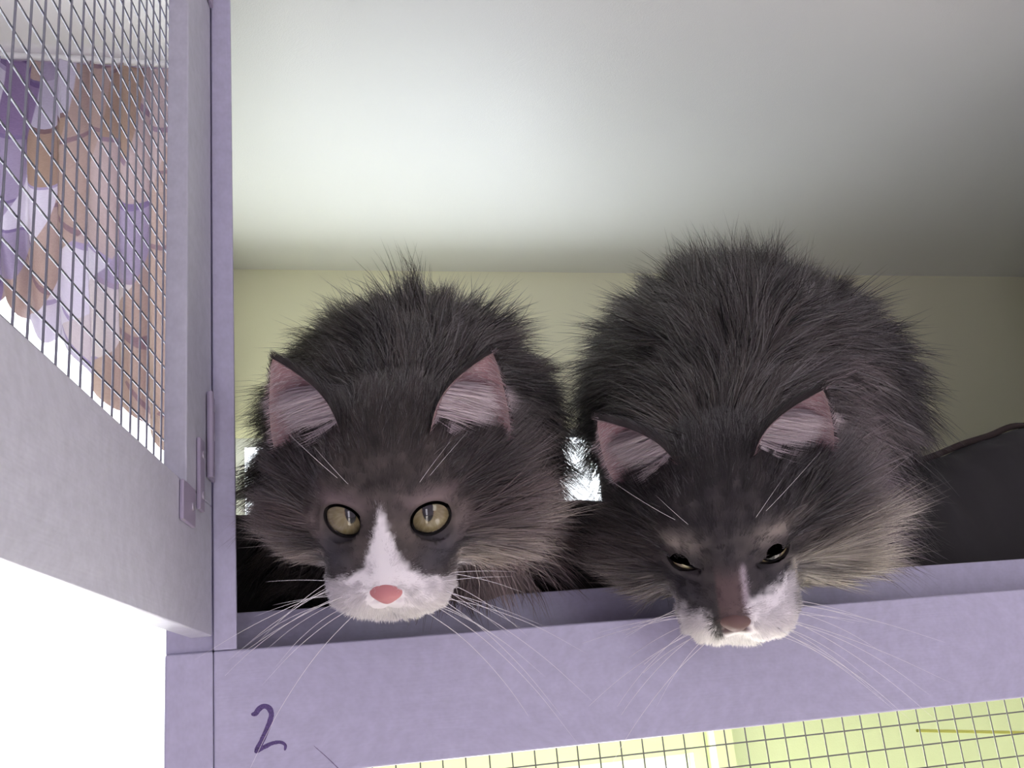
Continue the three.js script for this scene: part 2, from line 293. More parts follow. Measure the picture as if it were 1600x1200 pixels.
function surfaceNets(sdf, lo, hi, cell) {
  const n = [0, 1, 2].map((k) => Math.ceil((hi[k] - lo[k]) / cell) + 1), [nx, ny, nz] = n, F = new Float32Array(nx * ny * nz), id = (i, j, k) => (k * ny + j) * nx + i;
  for (let k = 0; k < nz; k++) for (let j = 0; j < ny; j++) for (let i = 0; i < nx; i++) F[id(i, j, k)] = sdf(lo[0] + i * cell, lo[1] + j * cell, lo[2] + k * cell);
  const vid = new Int32Array(nx * ny * nz).fill(-1), pos = [], idx = [];
  for (let k = 0; k + 1 < nz; k++) for (let j = 0; j + 1 < ny; j++) for (let i = 0; i + 1 < nx; i++) {
    let c = 0, sx = 0, sy = 0, sz = 0, m = 0; const f = [];
    for (let q = 0; q < 8; q++) { const v = F[id(i + (q & 1), j + ((q >> 1) & 1), k + (q >> 2))]; f.push(v); if (v < 0) m++; }
    if (m === 0 || m === 8) continue;
    for (let a = 0; a < 8; a++) for (const bit of [1, 2, 4]) { if (a & bit) continue; const b = a | bit; if ((f[a] < 0) === (f[b] < 0)) continue; const t = f[a] / (f[a] - f[b]); sx += lerp(a & 1, b & 1, t); sy += lerp((a >> 1) & 1, (b >> 1) & 1, t); sz += lerp(a >> 2, b >> 2, t); c++; }
    vid[id(i, j, k)] = pos.length / 3; pos.push(lo[0] + (i + sx / c) * cell, lo[1] + (j + sy / c) * cell, lo[2] + (k + sz / c) * cell);
  }
  const quad = (a, b, c, d, flip) => { if (a < 0 || b < 0 || c < 0 || d < 0) return; if (flip) idx.push(a, c, b, a, d, c); else idx.push(a, b, c, a, c, d); };
  for (let k = 1; k + 1 < nz; k++) for (let j = 1; j + 1 < ny; j++) for (let i = 1; i + 1 < nx; i++) {
    const f0 = F[id(i, j, k)] < 0;
    if (f0 !== F[id(i + 1, j, k)] < 0) quad(vid[id(i, j - 1, k - 1)], vid[id(i, j, k - 1)], vid[id(i, j, k)], vid[id(i, j - 1, k)], !f0);
    if (f0 !== F[id(i, j + 1, k)] < 0) quad(vid[id(i - 1, j, k - 1)], vid[id(i - 1, j, k)], vid[id(i, j, k)], vid[id(i, j, k - 1)], !f0);
    if (f0 !== F[id(i, j, k + 1)] < 0) quad(vid[id(i - 1, j - 1, k)], vid[id(i, j - 1, k)], vid[id(i, j, k)], vid[id(i - 1, j, k)], !f0);
  }
  const nor = new Float32Array(pos.length), h = cell * 0.6;
  for (let v = 0; v < pos.length; v += 3) {
    let [x, y, z] = [pos[v], pos[v + 1], pos[v + 2]], gx, gy, gz;
    for (let it = 0; it < 2; it++) {
      gx = sdf(x + h, y, z) - sdf(x - h, y, z); gy = sdf(x, y + h, z) - sdf(x, y - h, z); gz = sdf(x, y, z + h) - sdf(x, y, z - h);
      const l = Math.hypot(gx, gy, gz) || 1; gx /= l; gy /= l; gz /= l;
      if (it === 0) { const d = clamp(sdf(x, y, z), -cell * 0.6, cell * 0.6); x -= gx * d; y -= gy * d; z -= gz * d; }
    }
    pos[v] = x; pos[v + 1] = y; pos[v + 2] = z; nor[v] = gx; nor[v + 1] = gy; nor[v + 2] = gz;
  }
  return { pos: Float32Array.from(pos), nor, idx };
}

class Hairs { // collects tapered ribbons; every hair has its own root, bend and colour
  constructor() { this.p = []; this.n = []; this.c = []; this.i = []; this.count = 0; }
  add(root, nrm, d0, d1, len, width, col, tipPull, seg = 3, flat = 0.5) {
    const base = this.p.length / 3; let w = V(0, 0, 0).crossVectors(d0, nrm); w.x += rs() * flat; w.y += rs() * flat; w.z += rs() * flat; w.normalize(); const jit = len < 0.008 ? 0.2 : 0.55, jx = rs() * jit, jy = rs() * jit, jz = rs() * jit;
    for (let s = 0; s <= seg; s++) {
      const t = s / seg, a = len * (t - t * t / 2), b = len * t * t / 2, q = t * t;
      const x = root.x + d0.x * a + d1.x * b + tipPull.x * q, y = root.y + d0.y * a + d1.y * b + tipPull.y * q, z = root.z + d0.z * a + d1.z * b + tipPull.z * q;
      const hw = width * (1 - t) * 0.5 + 0.00002;
      const nx = nrm.x + jx, ny = nrm.y + jy, nz = nrm.z + jz;
      if (s < seg) { this.p.push(x - w.x * hw, y - w.y * hw, z - w.z * hw, x + w.x * hw, y + w.y * hw, z + w.z * hw); this.n.push(nx, ny, nz, nx, ny, nz); this.c.push(...col, ...col); }
      else { this.p.push(x, y, z); this.n.push(nx, ny, nz); this.c.push(...col); }
      if (s > 0) { const o = base + 2 * (s - 1); if (s < seg) this.i.push(o, o + 1, o + 2, o + 2, o + 1, o + 3); else this.i.push(o, o + 1, o + 2); }
    }
    this.count++;
  }
  geometry() { const g = new THREE.BufferGeometry(); g.setAttribute('position', new THREE.Float32BufferAttribute(this.p, 3)); g.setAttribute('normal', new THREE.Float32BufferAttribute(this.n, 3)); g.setAttribute('color', new THREE.Float32BufferAttribute(this.c, 3)); g.setIndex(this.i); return g; }
}
function sampler(m, weight) { // area-weighted random points on an indexed mesh
  const n = m.idx.length / 3, cdf = new Float64Array(n); let s = 0; const p = m.pos;
  for (let t = 0; t < n; t++) {
    const a = m.idx[3 * t] * 3, b = m.idx[3 * t + 1] * 3, c = m.idx[3 * t + 2] * 3;
    const ux = p[b] - p[a], uy = p[b + 1] - p[a + 1], uz = p[b + 2] - p[a + 2], vx = p[c] - p[a], vy = p[c + 1] - p[a + 1], vz = p[c + 2] - p[a + 2];
    const ar = Math.hypot(uy * vz - uz * vy, uz * vx - ux * vz, ux * vy - uy * vx) / 2;
    s += ar * weight((p[a] + p[b] + p[c]) / 3, (p[a + 1] + p[b + 1] + p[c + 1]) / 3, (p[a + 2] + p[b + 2] + p[c + 2]) / 3, m.nor[a], m.nor[a + 1], m.nor[a + 2]); cdf[t] = s;
  }
  const P = V(0, 0, 0), N = V(0, 0, 0);
  return () => {
    const r = rnd() * s; let lo = 0, hi = n - 1; while (lo < hi) { const md = (lo + hi) >> 1; if (cdf[md] < r) lo = md + 1; else hi = md; }
    let a = rnd(), b = rnd(); if (a + b > 1) { a = 1 - a; b = 1 - b; } const c = 1 - a - b, i = m.idx[3 * lo] * 3, j = m.idx[3 * lo + 1] * 3, k = m.idx[3 * lo + 2] * 3, q = m.nor;
    P.set(p[i] * a + p[j] * b + p[k] * c, p[i + 1] * a + p[j + 1] * b + p[k + 1] * c, p[i + 2] * a + p[j + 2] * b + p[k + 2] * c);
    N.set(q[i] * a + q[j] * b + q[k] * c, q[i + 1] * a + q[j + 1] * b + q[k + 1] * c, q[i + 2] * a + q[j + 2] * b + q[k + 2] * c).normalize(); return [P, N];
  };
}
const hash3 = (i, j, k, s) => { const v = Math.sin(i * 127.1 + j * 311.7 + k * 74.7 + s * 53.3) * 43758.5453; return v - Math.floor(v); };
let clumpTone = 0;
function clumpPull(p, cell, strength, out) { // hair tips gather towards a guide in their cell of a jittered grid
  const i = Math.floor(p.x / cell), j = Math.floor(p.y / cell), k = Math.floor(p.z / cell); let best = 1e9, bx = p.x, by = p.y, bz = p.z, bh = 0;
  for (let a = -1; a <= 1; a++) for (let b = -1; b <= 1; b++) for (let c = -1; c <= 1; c++) {
    const gx = (i + a + hash3(i + a, j + b, k + c, 1)) * cell, gy = (j + b + hash3(i + a, j + b, k + c, 2)) * cell, gz = (k + c + hash3(i + a, j + b, k + c, 3)) * cell, d = (gx - p.x) ** 2 + (gy - p.y) ** 2 + (gz - p.z) ** 2;
    if (d < best) { best = d; bx = gx; by = gy; bz = gz; bh = hash3(i + a, j + b, k + c, 5); }
  }
  clumpTone = bh; return out.set((bx - p.x) * strength, (by - p.y) * strength, (bz - p.z) * strength);
}
const bodyMat = std({ name: 'cat_skin', vertexColors: true, roughness: 0.8 });
const furMat = new THREE.MeshPhysicalMaterial({ name: 'cat_fur', vertexColors: true, roughness: 0.65, side: THREE.DoubleSide, transmission: 0.25, thickness: 0 });
const whiskerMat = std({ name: 'whisker_white', color: lin(0.85, 0.82, 0.84), roughness: 0.4 });
const eyeMat = new THREE.MeshPhysicalMaterial({ name: 'cat_eye', vertexColors: true, roughness: 0.04, ior: 1.5, specularIntensity: 0.5, clearcoat: 1, clearcoatRoughness: 0.02 });

const RE = 0.0120;
function buildCat(o) {
  const cat = thing('cat', o.label, 'cat', 'cats on the shelf'); // parts are placed in world axes round the cat's base
  cat.position.set(...o.base); const B = V(...o.base);
  const H = new THREE.Matrix4().makeRotationFromEuler(new THREE.Euler(o.pitch, o.yaw, o.roll, 'YXZ')); H.setPosition(...o.head);
  const Hn = new THREE.Matrix3().setFromMatrix4(H);
  const toLocal = (v) => v.applyMatrix4(H).sub(B);                 // head axes -> cat's own axes
  // ---- head
  const eyes = [-1, 1].map((s) => { const dir = V(0.30 * s, 0.0, 0.95).normalize(); return { s, dir, c: V(o.eye[0] * s, o.eye[1], o.eye[2]).addScaledVector(dir, -RE * 0.93) }; });
  const open = (s, lx, ly, grow) => { // half angle of the lid opening in direction (lx, ly)
    const tilt = 0.16 * s, x = lx * Math.cos(tilt) + ly * Math.sin(tilt), y = -lx * Math.sin(tilt) + ly * Math.cos(tilt), l = Math.hypot(x, y) || 1, ay = (y > 0 ? o.lidUp : o.lidDown) + grow, ax = 0.84 + grow;
    return 1 / Math.sqrt((x / l / ax) ** 2 + (y / l / ay) ** 2);
  };
  const eyeAngle = (e, x, y, z) => { // [angle from axis - opening, distance]
    const dx = x - e.c.x, dy = y - e.c.y, dz = z - e.c.z, r = Math.hypot(dx, dy, dz), f = dx * e.dir.x + dy * e.dir.y + dz * e.dir.z;
    const ex = V(0, 1, 0).cross(e.dir).normalize(), ey = V(0, 0, 0).crossVectors(e.dir, ex), lx = dx * ex.x + dy * ex.y + dz * ex.z, ly = dx * ey.x + dy * ey.y + dz * ey.z;
    return [Math.acos(clamp(f / r, -1, 1)), open(e.s, lx, ly, 0), r];
  };
  const headSdf = (x, y, z) => {
    const ax = Math.abs(x);
    let d = ell(x, y, z, [0, 0.011, -0.014], [0.047, 0.041, 0.050]);
    d = smin(d, ell(ax, y, z, [0.028, -0.009, 0.008], [0.026, 0.025, 0.028]), 0.018);
    d = smin(d, cap(x, y, z, [0, 0.016, 0.026], [0, -0.013, 0.0495], 0.0175, 0.0120), 0.014);
    d = smin(d, ell(ax, y, z, [0.014, -0.013, 0.0385], [0.013, 0.012, 0.012]), 0.012);
    d = smin(d, ell(ax, y, z, [0.020, 0.022, 0.024], [0.014, 0.011, 0.014]), 0.012);
    d = smin(d, ell(ax, y, z, [0.0128, -0.0262, 0.0465], [0.0175, 0.0125, 0.0150]), 0.015);
    d = smin(d, ell(x, y, z, [0, -0.0365, 0.041], [0.0165, 0.0085, 0.0130]), 0.007);
    d = smin(d, ell(x, y, z, [0, -0.0195, 0.0578], [0.0078, 0.0052, 0.0062]), 0.004);
    d = smaxk(d, -(Math.hypot(ax - 0.0055, (y + 0.0225) * 1.4, z - 0.0635) - 0.0019), 0.0012);   // nostrils
    for (const e of eyes) {
      const q = Math.hypot(x - e.c.x, y - e.c.y, z - e.c.z);
      if (q > 0.035) continue;
      d = smin(d, q - (RE + 0.0006), 0.006);
      const [a, op] = eyeAngle(e, x, y, z);
      d = smaxk(d, -Math.max((a - op - 0.10) * Math.max(q, 0.004), q - RE - 0.0045), 0.001);
    }
    return d;
  };
  const head = surfaceNets(headSdf, [-0.062, -0.056, -0.072], [0.062, 0.062, 0.072], 0.0021);
  // ---- body in world axes
  const bodySdf = (x, y, z) => {
    let d = 1; for (const [kind, a, b, r1, r2, k] of o.parts) d = smin(d, kind === 'e' ? ell(x, y, z, a, b) : cap(x, y, z, a, b, r1, r2), k || 0.03);
    return d;
  };
  const body = surfaceNets(bodySdf, o.lo, o.hi, 0.0075);
  // ---- ears: cupped shells in head axes
  const ears = [-1, 1].map((s) => {
    const f = (a) => V(a[0] * s, a[1], a[2]), A = f(o.earIn), Bq = f(o.earOut), Tt = f(o.earTip).add(V(...(s < 0 ? o.earTipShift[0] : o.earTipShift[1])));
    const across = Bq.clone().sub(A), mid = A.clone().add(Bq).multiplyScalar(0.5), up = Tt.clone().sub(mid), n = across.clone().cross(up).multiplyScalar(s).normalize();
    const side = across.clone().normalize();
    const at = (u, v) => { // u -1 inner edge .. 1 outer edge, v 0 base .. 1 tip
      const vv = Math.max(v, 0), tipw = 0.06 * Math.sqrt(Math.max(0, 1 - vv * vv * vv)); // rounded tip
      const ein = A.clone().lerp(Tt, v).addScaledVector(side, -0.0085 * Math.sin(Math.PI * clamp(vv))).addScaledVector(side, -tipw * 0.03);
      const eout = Bq.clone().lerp(Tt, v).addScaledVector(side, (0.0025 * Math.sin(Math.PI * Math.pow(clamp(vv), 0.75)))).addScaledVector(side, tipw * 0.03);
      const p = ein.lerp(eout, (u + 1) / 2), dep = 0.016 * Math.pow(Math.max(0, 1 - vv), 0.7) + 0.002;
      p.addScaledVector(n, -dep * (1 - u * u)); p.addScaledVector(n, 0.004 * Math.pow(Math.abs(u), 3) * (1 - vv));
      return p;
    };
    return { s, at, n, side, up: up.normalize(), A, Bq, Tt };
  });
  // ---- body mesh: head, trunk, ears and lids in one geometry
  const pos = [], nor = [], col = [], idx = [];
  const addMesh = (m, local, colour, flip) => { const b = pos.length / 3, p = V(0, 0, 0), q = V(0, 0, 0); for (let v = 0; v < m.pos.length; v += 3) { p.set(m.pos[v], m.pos[v + 1], m.pos[v + 2]); q.set(m.nor[v], m.nor[v + 1], m.nor[v + 2]); const c = colour(p.x, p.y, p.z, v / 3); if (local) { toLocal(p); q.applyMatrix3(Hn); } else p.sub(B); pos.push(p.x, p.y, p.z); nor.push(q.x, q.y, q.z); col.push(...c); } for (const i of m.idx) idx.push(i + b); };
  addMesh(head, true, o.skinHead); addMesh(body, false, (x, y, z) => o.colBody(x, y, z));
  const backs = [], fronts = [];
  for (const e of ears) {
    const NU = 20, NV = 24, th = 0.0011;
    for (const face of [1, -1]) { // 1 = inside of the ear, -1 = back
      const m = { pos: [], nor: [], idx: [] }; const cols = [];
      for (let j = 0; j <= NV; j++) for (let i = 0; i <= NU; i++) {
        const u = lerp(-1, 1, i / NU), v = lerp(-0.28, 1, j / NV), du = 0.02, p = e.at(u, v), tu = e.at(u + du, v).sub(e.at(u - du, v)), tv = e.at(u, v + du).sub(e.at(u, v - du)), n = tu.cross(tv).multiplyScalar(e.s).normalize();
        const edge = Math.max(Math.abs(u), v > 0.97 ? 1 : 0), off = th * face * Math.sqrt(Math.max(0, 1 - edge ** 6));
        m.pos.push(p.x + n.x * off, p.y + n.y * off, p.z + n.z * off); m.nor.push(n.x * face, n.y * face, n.z * face); cols.push(face > 0 ? o.earInside(u, v) : o.earBack(u, v));
        if (i && j) { const a = j * (NU + 1) + i, q = [a - NU - 2, a - NU - 1, a - 1, a - 1, a - NU - 1, a]; m.idx.push(...(face * e.s > 0 ? q : [q[0], q[2], q[1], q[3], q[5], q[4]])); }
      }
      addMesh(m, true, (x, y, z, k) => cols[k]); (face > 0 ? fronts : backs).push(m);
    }
  }
  for (const e of eyes) { // lids
    const ex = V(0, 1, 0).cross(e.dir).normalize(), ey = V(0, 0, 0).crossVectors(e.dir, ex), NU = 72, NV = 12, m = { pos: [], nor: [], idx: [] }, cols = [];
    for (let j = 0; j <= NV; j++) for (let i = 0; i <= NU; i++) {
      const ph = i / NU * 2 * Math.PI, lx = Math.cos(ph), ly = Math.sin(ph), a0 = open(e.s, lx, ly, 0), t = j / NV, a = a0 + t * 0.55, r = RE + 0.00025 + 0.0011 * Math.sqrt(Math.min(1, t * 4));
      const d = e.dir.clone().multiplyScalar(Math.cos(a)).addScaledVector(ex, lx * Math.sin(a)).addScaledVector(ey, ly * Math.sin(a));
      m.pos.push(e.c.x + d.x * r, e.c.y + d.y * r, e.c.z + d.z * r); m.nor.push(d.x, d.y, d.z); cols.push(t < 0.05 ? o.rim : t < 0.18 ? mix3(o.rim, o.lid, (t - 0.05) / 0.13) : o.lid);
      if (i && j) { const q = j * (NU + 1) + i; m.idx.push(q - NU - 2, q - NU - 1, q - 1, q - 1, q - NU - 1, q); }
    }
    addMesh(m, true, (x, y, z, k) => cols[k]);
  }
  const g = new THREE.BufferGeometry(); g.setAttribute('position', new THREE.Float32BufferAttribute(pos, 3)); g.setAttribute('normal', new THREE.Float32BufferAttribute(nor, 3)); g.setAttribute('color', new THREE.Float32BufferAttribute(col, 3)); g.setIndex(idx);
  put('body', g, bodyMat, cat);
  // ---- eyes
  for (const e of eyes) {
    const sg = new THREE.SphereGeometry(RE, 110, 90); sg.rotateX(Math.PI / 2);   // pole to +z
    const p = sg.attributes.position, c = [];
    for (let i = 0; i < p.count; i++) {
      const x = p.getX(i), y = p.getY(i), z = p.getZ(i), r = Math.hypot(x, y), ph = Math.atan2(y, x), pup = Math.hypot(x / o.pupil[0], y / o.pupil[1]);
      let k;
      if (z < 0) k = [0.3, 0.25, 0.2];
      else { const f = r / RE, streak = 0.5 + 0.5 * noise3(Math.cos(ph) * 7, Math.sin(ph) * 7, f * 2.5); k = mix3([0.18, 0.145, 0.07], [0.26, 0.22, 0.13], streak); k = mix3(k, [0.26, 0.17, 0.09], smooth(0.35, 0.15, f)); k = mix3(k, [0.03, 0.02, 0.02], smooth(0.90, 0.97, f)); k = mix3([0.004, 0.004, 0.005], k, smooth(0.95, 1.08, pup)); }
      c.push(...k);
    }
    sg.setAttribute('color', new THREE.Float32BufferAttribute(c, 3));
    const eye = put('eye', sg, eyeMat, cat); eye.position.copy(toLocal(e.c.clone()));
    const target = V(...o.gaze).sub(B); eye.up.set(...o.eyeUp); 
    const zAxis = target.sub(eye.position).normalize(), xAxis = V(0, 1, 0).applyMatrix3(Hn).cross(zAxis).normalize(), yAxis = zAxis.clone().cross(xAxis);
    eye.quaternion.setFromRotationMatrix(new THREE.Matrix4().makeBasis(xAxis, yAxis, zAxis));
    eye.userData.label = 'olive eye with a dark pupil';
  }
  // ---- fur
  const fur = new Hairs(), tmpA = V(0, 0, 0), flow = V(0, 0, 0), d0 = V(0, 0, 0), d1 = V(0, 0, 0), pull = V(0, 0, 0), nW = V(0, 0, 0), rootW = V(0, 0, 0);
  const sh = sampler(head, (x, y, z, nx, ny, nz) => { let w = z > -0.02 ? 1 : 0.5; if (y < 0.0 && z > 0.03) w *= 2.2; return w * (x * x + y * y < 1 ? 1 : 0); });
  const gravLocal = V(0, -1, 0).applyMatrix3(Hn.clone().transpose());
  for (let i = 0; i < o.headHairs; i++) {
    const [P, N] = sh(); const { x, y, z } = P;
    let near = 9, skip = false; for (const e of eyes) { const [a, op, r] = eyeAngle(e, x, y, z); if (r < 0.022) { near = Math.min(near, a - op); if (a < op + 0.12) skip = true; } }
    if (skip) continue;
    const noseD = Math.hypot(x, (y + 0.0212), (z - 0.0625)); if (noseD < 0.0082 && z > 0.0555 && y < -0.0155) continue;
    let len = o.lenHead(x, y, z); if (Math.abs(x) > 0.03) len *= x < 0 ? o.cheek[0] : o.cheek[1]; if (near < 0.7) len = Math.min(len, lerp(0.0015, 0.006, clamp(near / 0.7)));
    // coat runs away from the nose, round the muzzle it runs down and back
    flow.set(x * 1.15, y + 0.008, z - 0.072); if (y < -0.02 && z > 0.02) flow.y -= 0.012; if (Math.abs(x) > 0.03) { flow.x += Math.sign(x) * 0.028; flow.y += 0.004; }
    flow.addScaledVector(N, -flow.dot(N)).normalize();
    const nn = 110; tmpA.set(noise3(x * nn, y * nn, z * nn + o.seed), noise3(x * nn + 9, y * nn, z * nn + o.seed), noise3(x * nn, y * nn + 7, z * nn + o.seed));
    const lift = o.liftHead(x, y, z);
    d0.copy(flow).multiplyScalar(1 - lift).addScaledVector(N, lift).addScaledVector(tmpA, 0.18); d0.x += rs() * 0.13; d0.y += rs() * 0.13; d0.z += rs() * 0.13; d0.normalize();
    d1.copy(flow).addScaledVector(N, lift * 0.35).addScaledVector(gravLocal, Math.min(0.3, len * 6)).addScaledVector(tmpA, 0.3); d1.x += rs() * 0.2; d1.y += rs() * 0.2; d1.z += rs() * 0.2; d1.normalize();
    const lenBase = len; len *= 0.7 + 0.5 * rnd();
    clumpPull(P, lenBase > 0.02 ? 0.0105 : lenBase > 0.008 ? 0.006 : 0.0035, lenBase > 0.008 ? 0.72 : 0.1, pull); len *= 0.8 + 0.4 * clumpTone;
    const c = o.colHead(x + rs() * 0.0012, y + rs() * 0.0012, z), v = c[0] > 0.5 ? 0.9 + 0.2 * rnd() : (0.7 + 0.6 * rnd()) * (0.68 + 0.64 * clumpTone);
    rootW.copy(P).addScaledVector(N, -0.0006); toLocal(rootW); nW.copy(N).addScaledVector(flow, 0.25).normalize().applyMatrix3(Hn); d0.applyMatrix3(Hn); d1.applyMatrix3(Hn); pull.applyMatrix3(Hn);
    fur.add(rootW, nW, d0, d1, len, lerp(0.00040, 0.00055, clamp(len / 0.03)), [c[0] * v, c[1] * v, c[2] * v], pull);
  }
  // back of the ears and the fine hair inside them
  for (const [list, count, inside] of [[backs, o.headHairs * 0.035, false], [fronts, o.headHairs * 0.03, true]]) for (const m of list) {
    const sm = sampler(m, () => 1), s = m === list[0] ? -1 : 1, e = ears[s < 0 ? 0 : 1];
    for (let i = 0; i < count; i++) {
      const [P, N] = sm(); flow.copy(e.up).multiplyScalar(inside ? 0.5 : 1).addScaledVector(e.side, inside ? 0.9 : 0.15); flow.addScaledVector(N, -flow.dot(N)).normalize();
      d0.copy(flow).addScaledVector(N, inside ? 0.25 : 0.35); d0.x += rs() * 0.25; d0.y += rs() * 0.25; d0.z += rs() * 0.25; d0.normalize(); d1.copy(flow).addScaledVector(N, 0.05).normalize();
      const c = inside ? mix3(o.earPale, o.earPink, rnd()) : o.dark, v = 0.7 + 0.6 * rnd();
      rootW.copy(P); toLocal(rootW); nW.copy(N).applyMatrix3(Hn); d0.applyMatrix3(Hn); d1.applyMatrix3(Hn);
      fur.add(rootW, nW, d0, d1, inside ? 0.0035 + 0.003 * rnd() : 0.004 + 0.003 * rnd(), 0.0003, [c[0] * v, c[1] * v, c[2] * v], pull.set(0, 0, 0));
    }
  }
  // ear furnishings: long pale hair from the inner rim across the cup
  for (const e of ears) for (let i = 0; i < o.tuft; i++) {
    const v = 0.0 + 0.5 * Math.pow(rnd(), 1.3), u = -0.85 + 1.0 * rnd(), P = e.at(u, v), n = e.n;
    d0.copy(e.side).multiplyScalar(0.9).addScaledVector(n, 0.55).addScaledVector(e.up, 0.25 - 0.5 * (v < 0.12 ? 1 : 0)); d0.x += rs() * 0.18; d0.y += rs() * 0.18; d0.z += rs() * 0.18; d0.normalize();
    d1.copy(e.side).addScaledVector(n, 0.1).addScaledVector(e.up, -0.1); d1.x += rs() * 0.15; d1.y += rs() * 0.15; d1.normalize();
    clumpPull(P, 0.006, 0.6, pull); const c = mix3(o.earPale, o.earPink, rnd() * 0.35), k = 0.75 + 0.4 * rnd();
    rootW.copy(P); toLocal(rootW); nW.copy(n).applyMatrix3(Hn); d0.applyMatrix3(Hn); d1.applyMatrix3(Hn); pull.applyMatrix3(Hn);
    fur.add(rootW, nW, d0, d1, 0.016 + 0.020 * rnd(), 0.0004, [c[0] * k, c[1] * k, c[2] * k], pull);
  }
  const headFur = put('head_fur', fur.geometry(), furMat, cat); headFur.userData.kind = 'stuff';
  const coat = new Hairs(), sb = sampler(body, (x, y, z, nx, ny, nz) => (ny < -0.5 ? 0.25 : 1) * (z < -0.33 ? 0.5 : 1) * (nz > -0.2 ? 1 : 0.55) * (y < 1.53 ? 0.5 : 1));
  const back = V(...o.backDir).normalize(), hc = V(...o.head);
  for (let i = 0; i < o.bodyHairs; i++) {
    const [P, N] = sb(); if (Math.hypot(P.x - hc.x, P.y - hc.y, P.z - hc.z) < 0.035) continue;
    const { x, y, z } = P, low = smooth(1.56, 1.50, y);
    flow.copy(back).multiplyScalar(0.75); flow.y -= 0.55 * (1 - Math.max(0, N.y)); flow.addScaledVector(N, -flow.dot(N)).normalize();
    const nn = 38; tmpA.set(noise3(x * nn, y * nn, z * nn + o.seed), noise3(x * nn + 9, y * nn, z * nn), noise3(x * nn, y * nn + 7, z * nn));
    const len = lerp(o.coatLen, 0.012, low) * (0.65 + 0.6 * rnd());
    d0.copy(flow).multiplyScalar(0.5).addScaledVector(N, 0.62).addScaledVector(tmpA, 0.32); d0.x += rs() * 0.14; d0.y += rs() * 0.14; d0.z += rs() * 0.14; d0.normalize();
    d1.copy(flow).addScaledVector(N, 0.28).addScaledVector(tmpA, 0.55); d1.y -= 0.18; d1.x += rs() * 0.18; d1.y += rs() * 0.18; d1.z += rs() * 0.18; d1.normalize();
    clumpPull(P, 0.018, 0.9, pull); const c = o.colBody(x, y, z), v = (0.7 + 0.6 * rnd()) * (0.55 + 0.9 * clumpTone), cl = 0.62 + 0.85 * ((clumpTone * 7.31) % 1);
    rootW.copy(P).sub(B); nW.copy(N).addScaledVector(flow, 0.3).normalize();
    coat.add(rootW, nW, d0, d1, len * cl, 0.0008, [c[0] * v, c[1] * v, c[2] * v], pull);
  }
  for (const [n, c0, spread, dir, bend, l0, l1, c] of o.wisps || []) for (let i = 0; i < n; i++) {
    rootW.set(c0[0] + rs() * spread[0], c0[1] + rs() * spread[1], c0[2] + rs() * spread[2]); const p0 = rootW.clone(); rootW.sub(B);
    d0.set(...dir); d0.x += rs() * 0.2; d0.y += rs() * 0.2; d0.z += rs() * 0.2; d0.normalize(); d1.set(...bend); d1.x += rs() * 0.25; d1.y += rs() * 0.25; d1.z += rs() * 0.2; d1.normalize();
    clumpPull(p0, 0.012, 0.85, pull); const k = (0.7 + 0.6 * rnd()) * (0.75 + 0.5 * clumpTone); nW.set(0.1, 0.1, 1).normalize();
    coat.add(rootW, nW, d0, d1, lerp(l0, l1, rnd()), 0.0006, [c[0] * k, c[1] * k, c[2] * k], pull, 4);
  }
  put('coat', coat.geometry(), furMat, cat).userData.kind = 'stuff';
  // ---- whiskers, one by one
  const hair = (pts, r, name) => {
    const c = new THREE.CatmullRomCurve3(pts), n = 22, gg = new THREE.TubeGeometry(c, n, r, 5), q = gg.attributes.position;
    for (let i = 0; i <= n; i++) { const cp = c.getPointAt(i / n), f = Math.pow(1 - i / n, 0.6) * 0.92 + 0.08; for (let k = 0; k <= 5; k++) { const a = i * 6 + k; q.setXYZ(a, cp.x + (q.getX(a) - cp.x) * f, cp.y + (q.getY(a) - cp.y) * f, cp.z + (q.getZ(a) - cp.z) * f); } }
    put(name, gg, whiskerMat, cat);
  };
  for (const s of [-1, 1]) for (let k = 0; k < 14; k++) {
    const row = k % 4, j = Math.floor(k / 4), rx = 0.0125 + 0.0035 * j + 0.001 * rs(), ry = -0.0205 - 0.0036 * row + 0.0008 * rs(), rz = 0.0555 - 0.0042 * j;
    const len = (0.045 + 0.05 * rnd()) * (row === 0 ? 0.75 : 1), out = 0.7 + 0.4 * rnd(), down = o.whiskerDown * (0.1 + 0.42 * row) + 0.5 * rs(), fwd = 0.2 + 0.35 * rs();
    const d = V(s * out, -down * 0.35, fwd).normalize(), r = V(s * rx, ry, rz), pts = [0, 0.33, 0.66, 1].map((t) => r.clone().addScaledVector(d, len * t).addScaledVector(V(s * -0.12, -1, 0), len * 0.42 * t * t * (0.3 + 0.5 * Math.max(0, down))));
    hair(pts.map((p) => toLocal(p)), 0.00018, 'whisker');
  }
  for (const s of [-1, 1]) for (let k = 0; k < 2; k++) { // brow hairs
    const r = V(s * (0.014 + 0.004 * k), 0.021 + 0.002 * k, 0.034 - 0.002 * k), d = V(s * (0.25 + 0.25 * k + 0.2 * rnd()), 0.9, 0.55 - 0.1 * k).normalize(), len = 0.030 + 0.026 * rnd();
    hair([0, 0.33, 0.66, 1].map((t) => toLocal(r.clone().addScaledVector(d, len * t).addScaledVector(V(s * 0.25, -0.05, -0.6), len * 0.55 * t * t))), 0.00011, 'brow_whisker');
  }
  // inner membrane at the corner of the eyes is part of the lids; nose leather
  const ng = new THREE.SphereGeometry(1, 28, 20), np = ng.attributes.position;
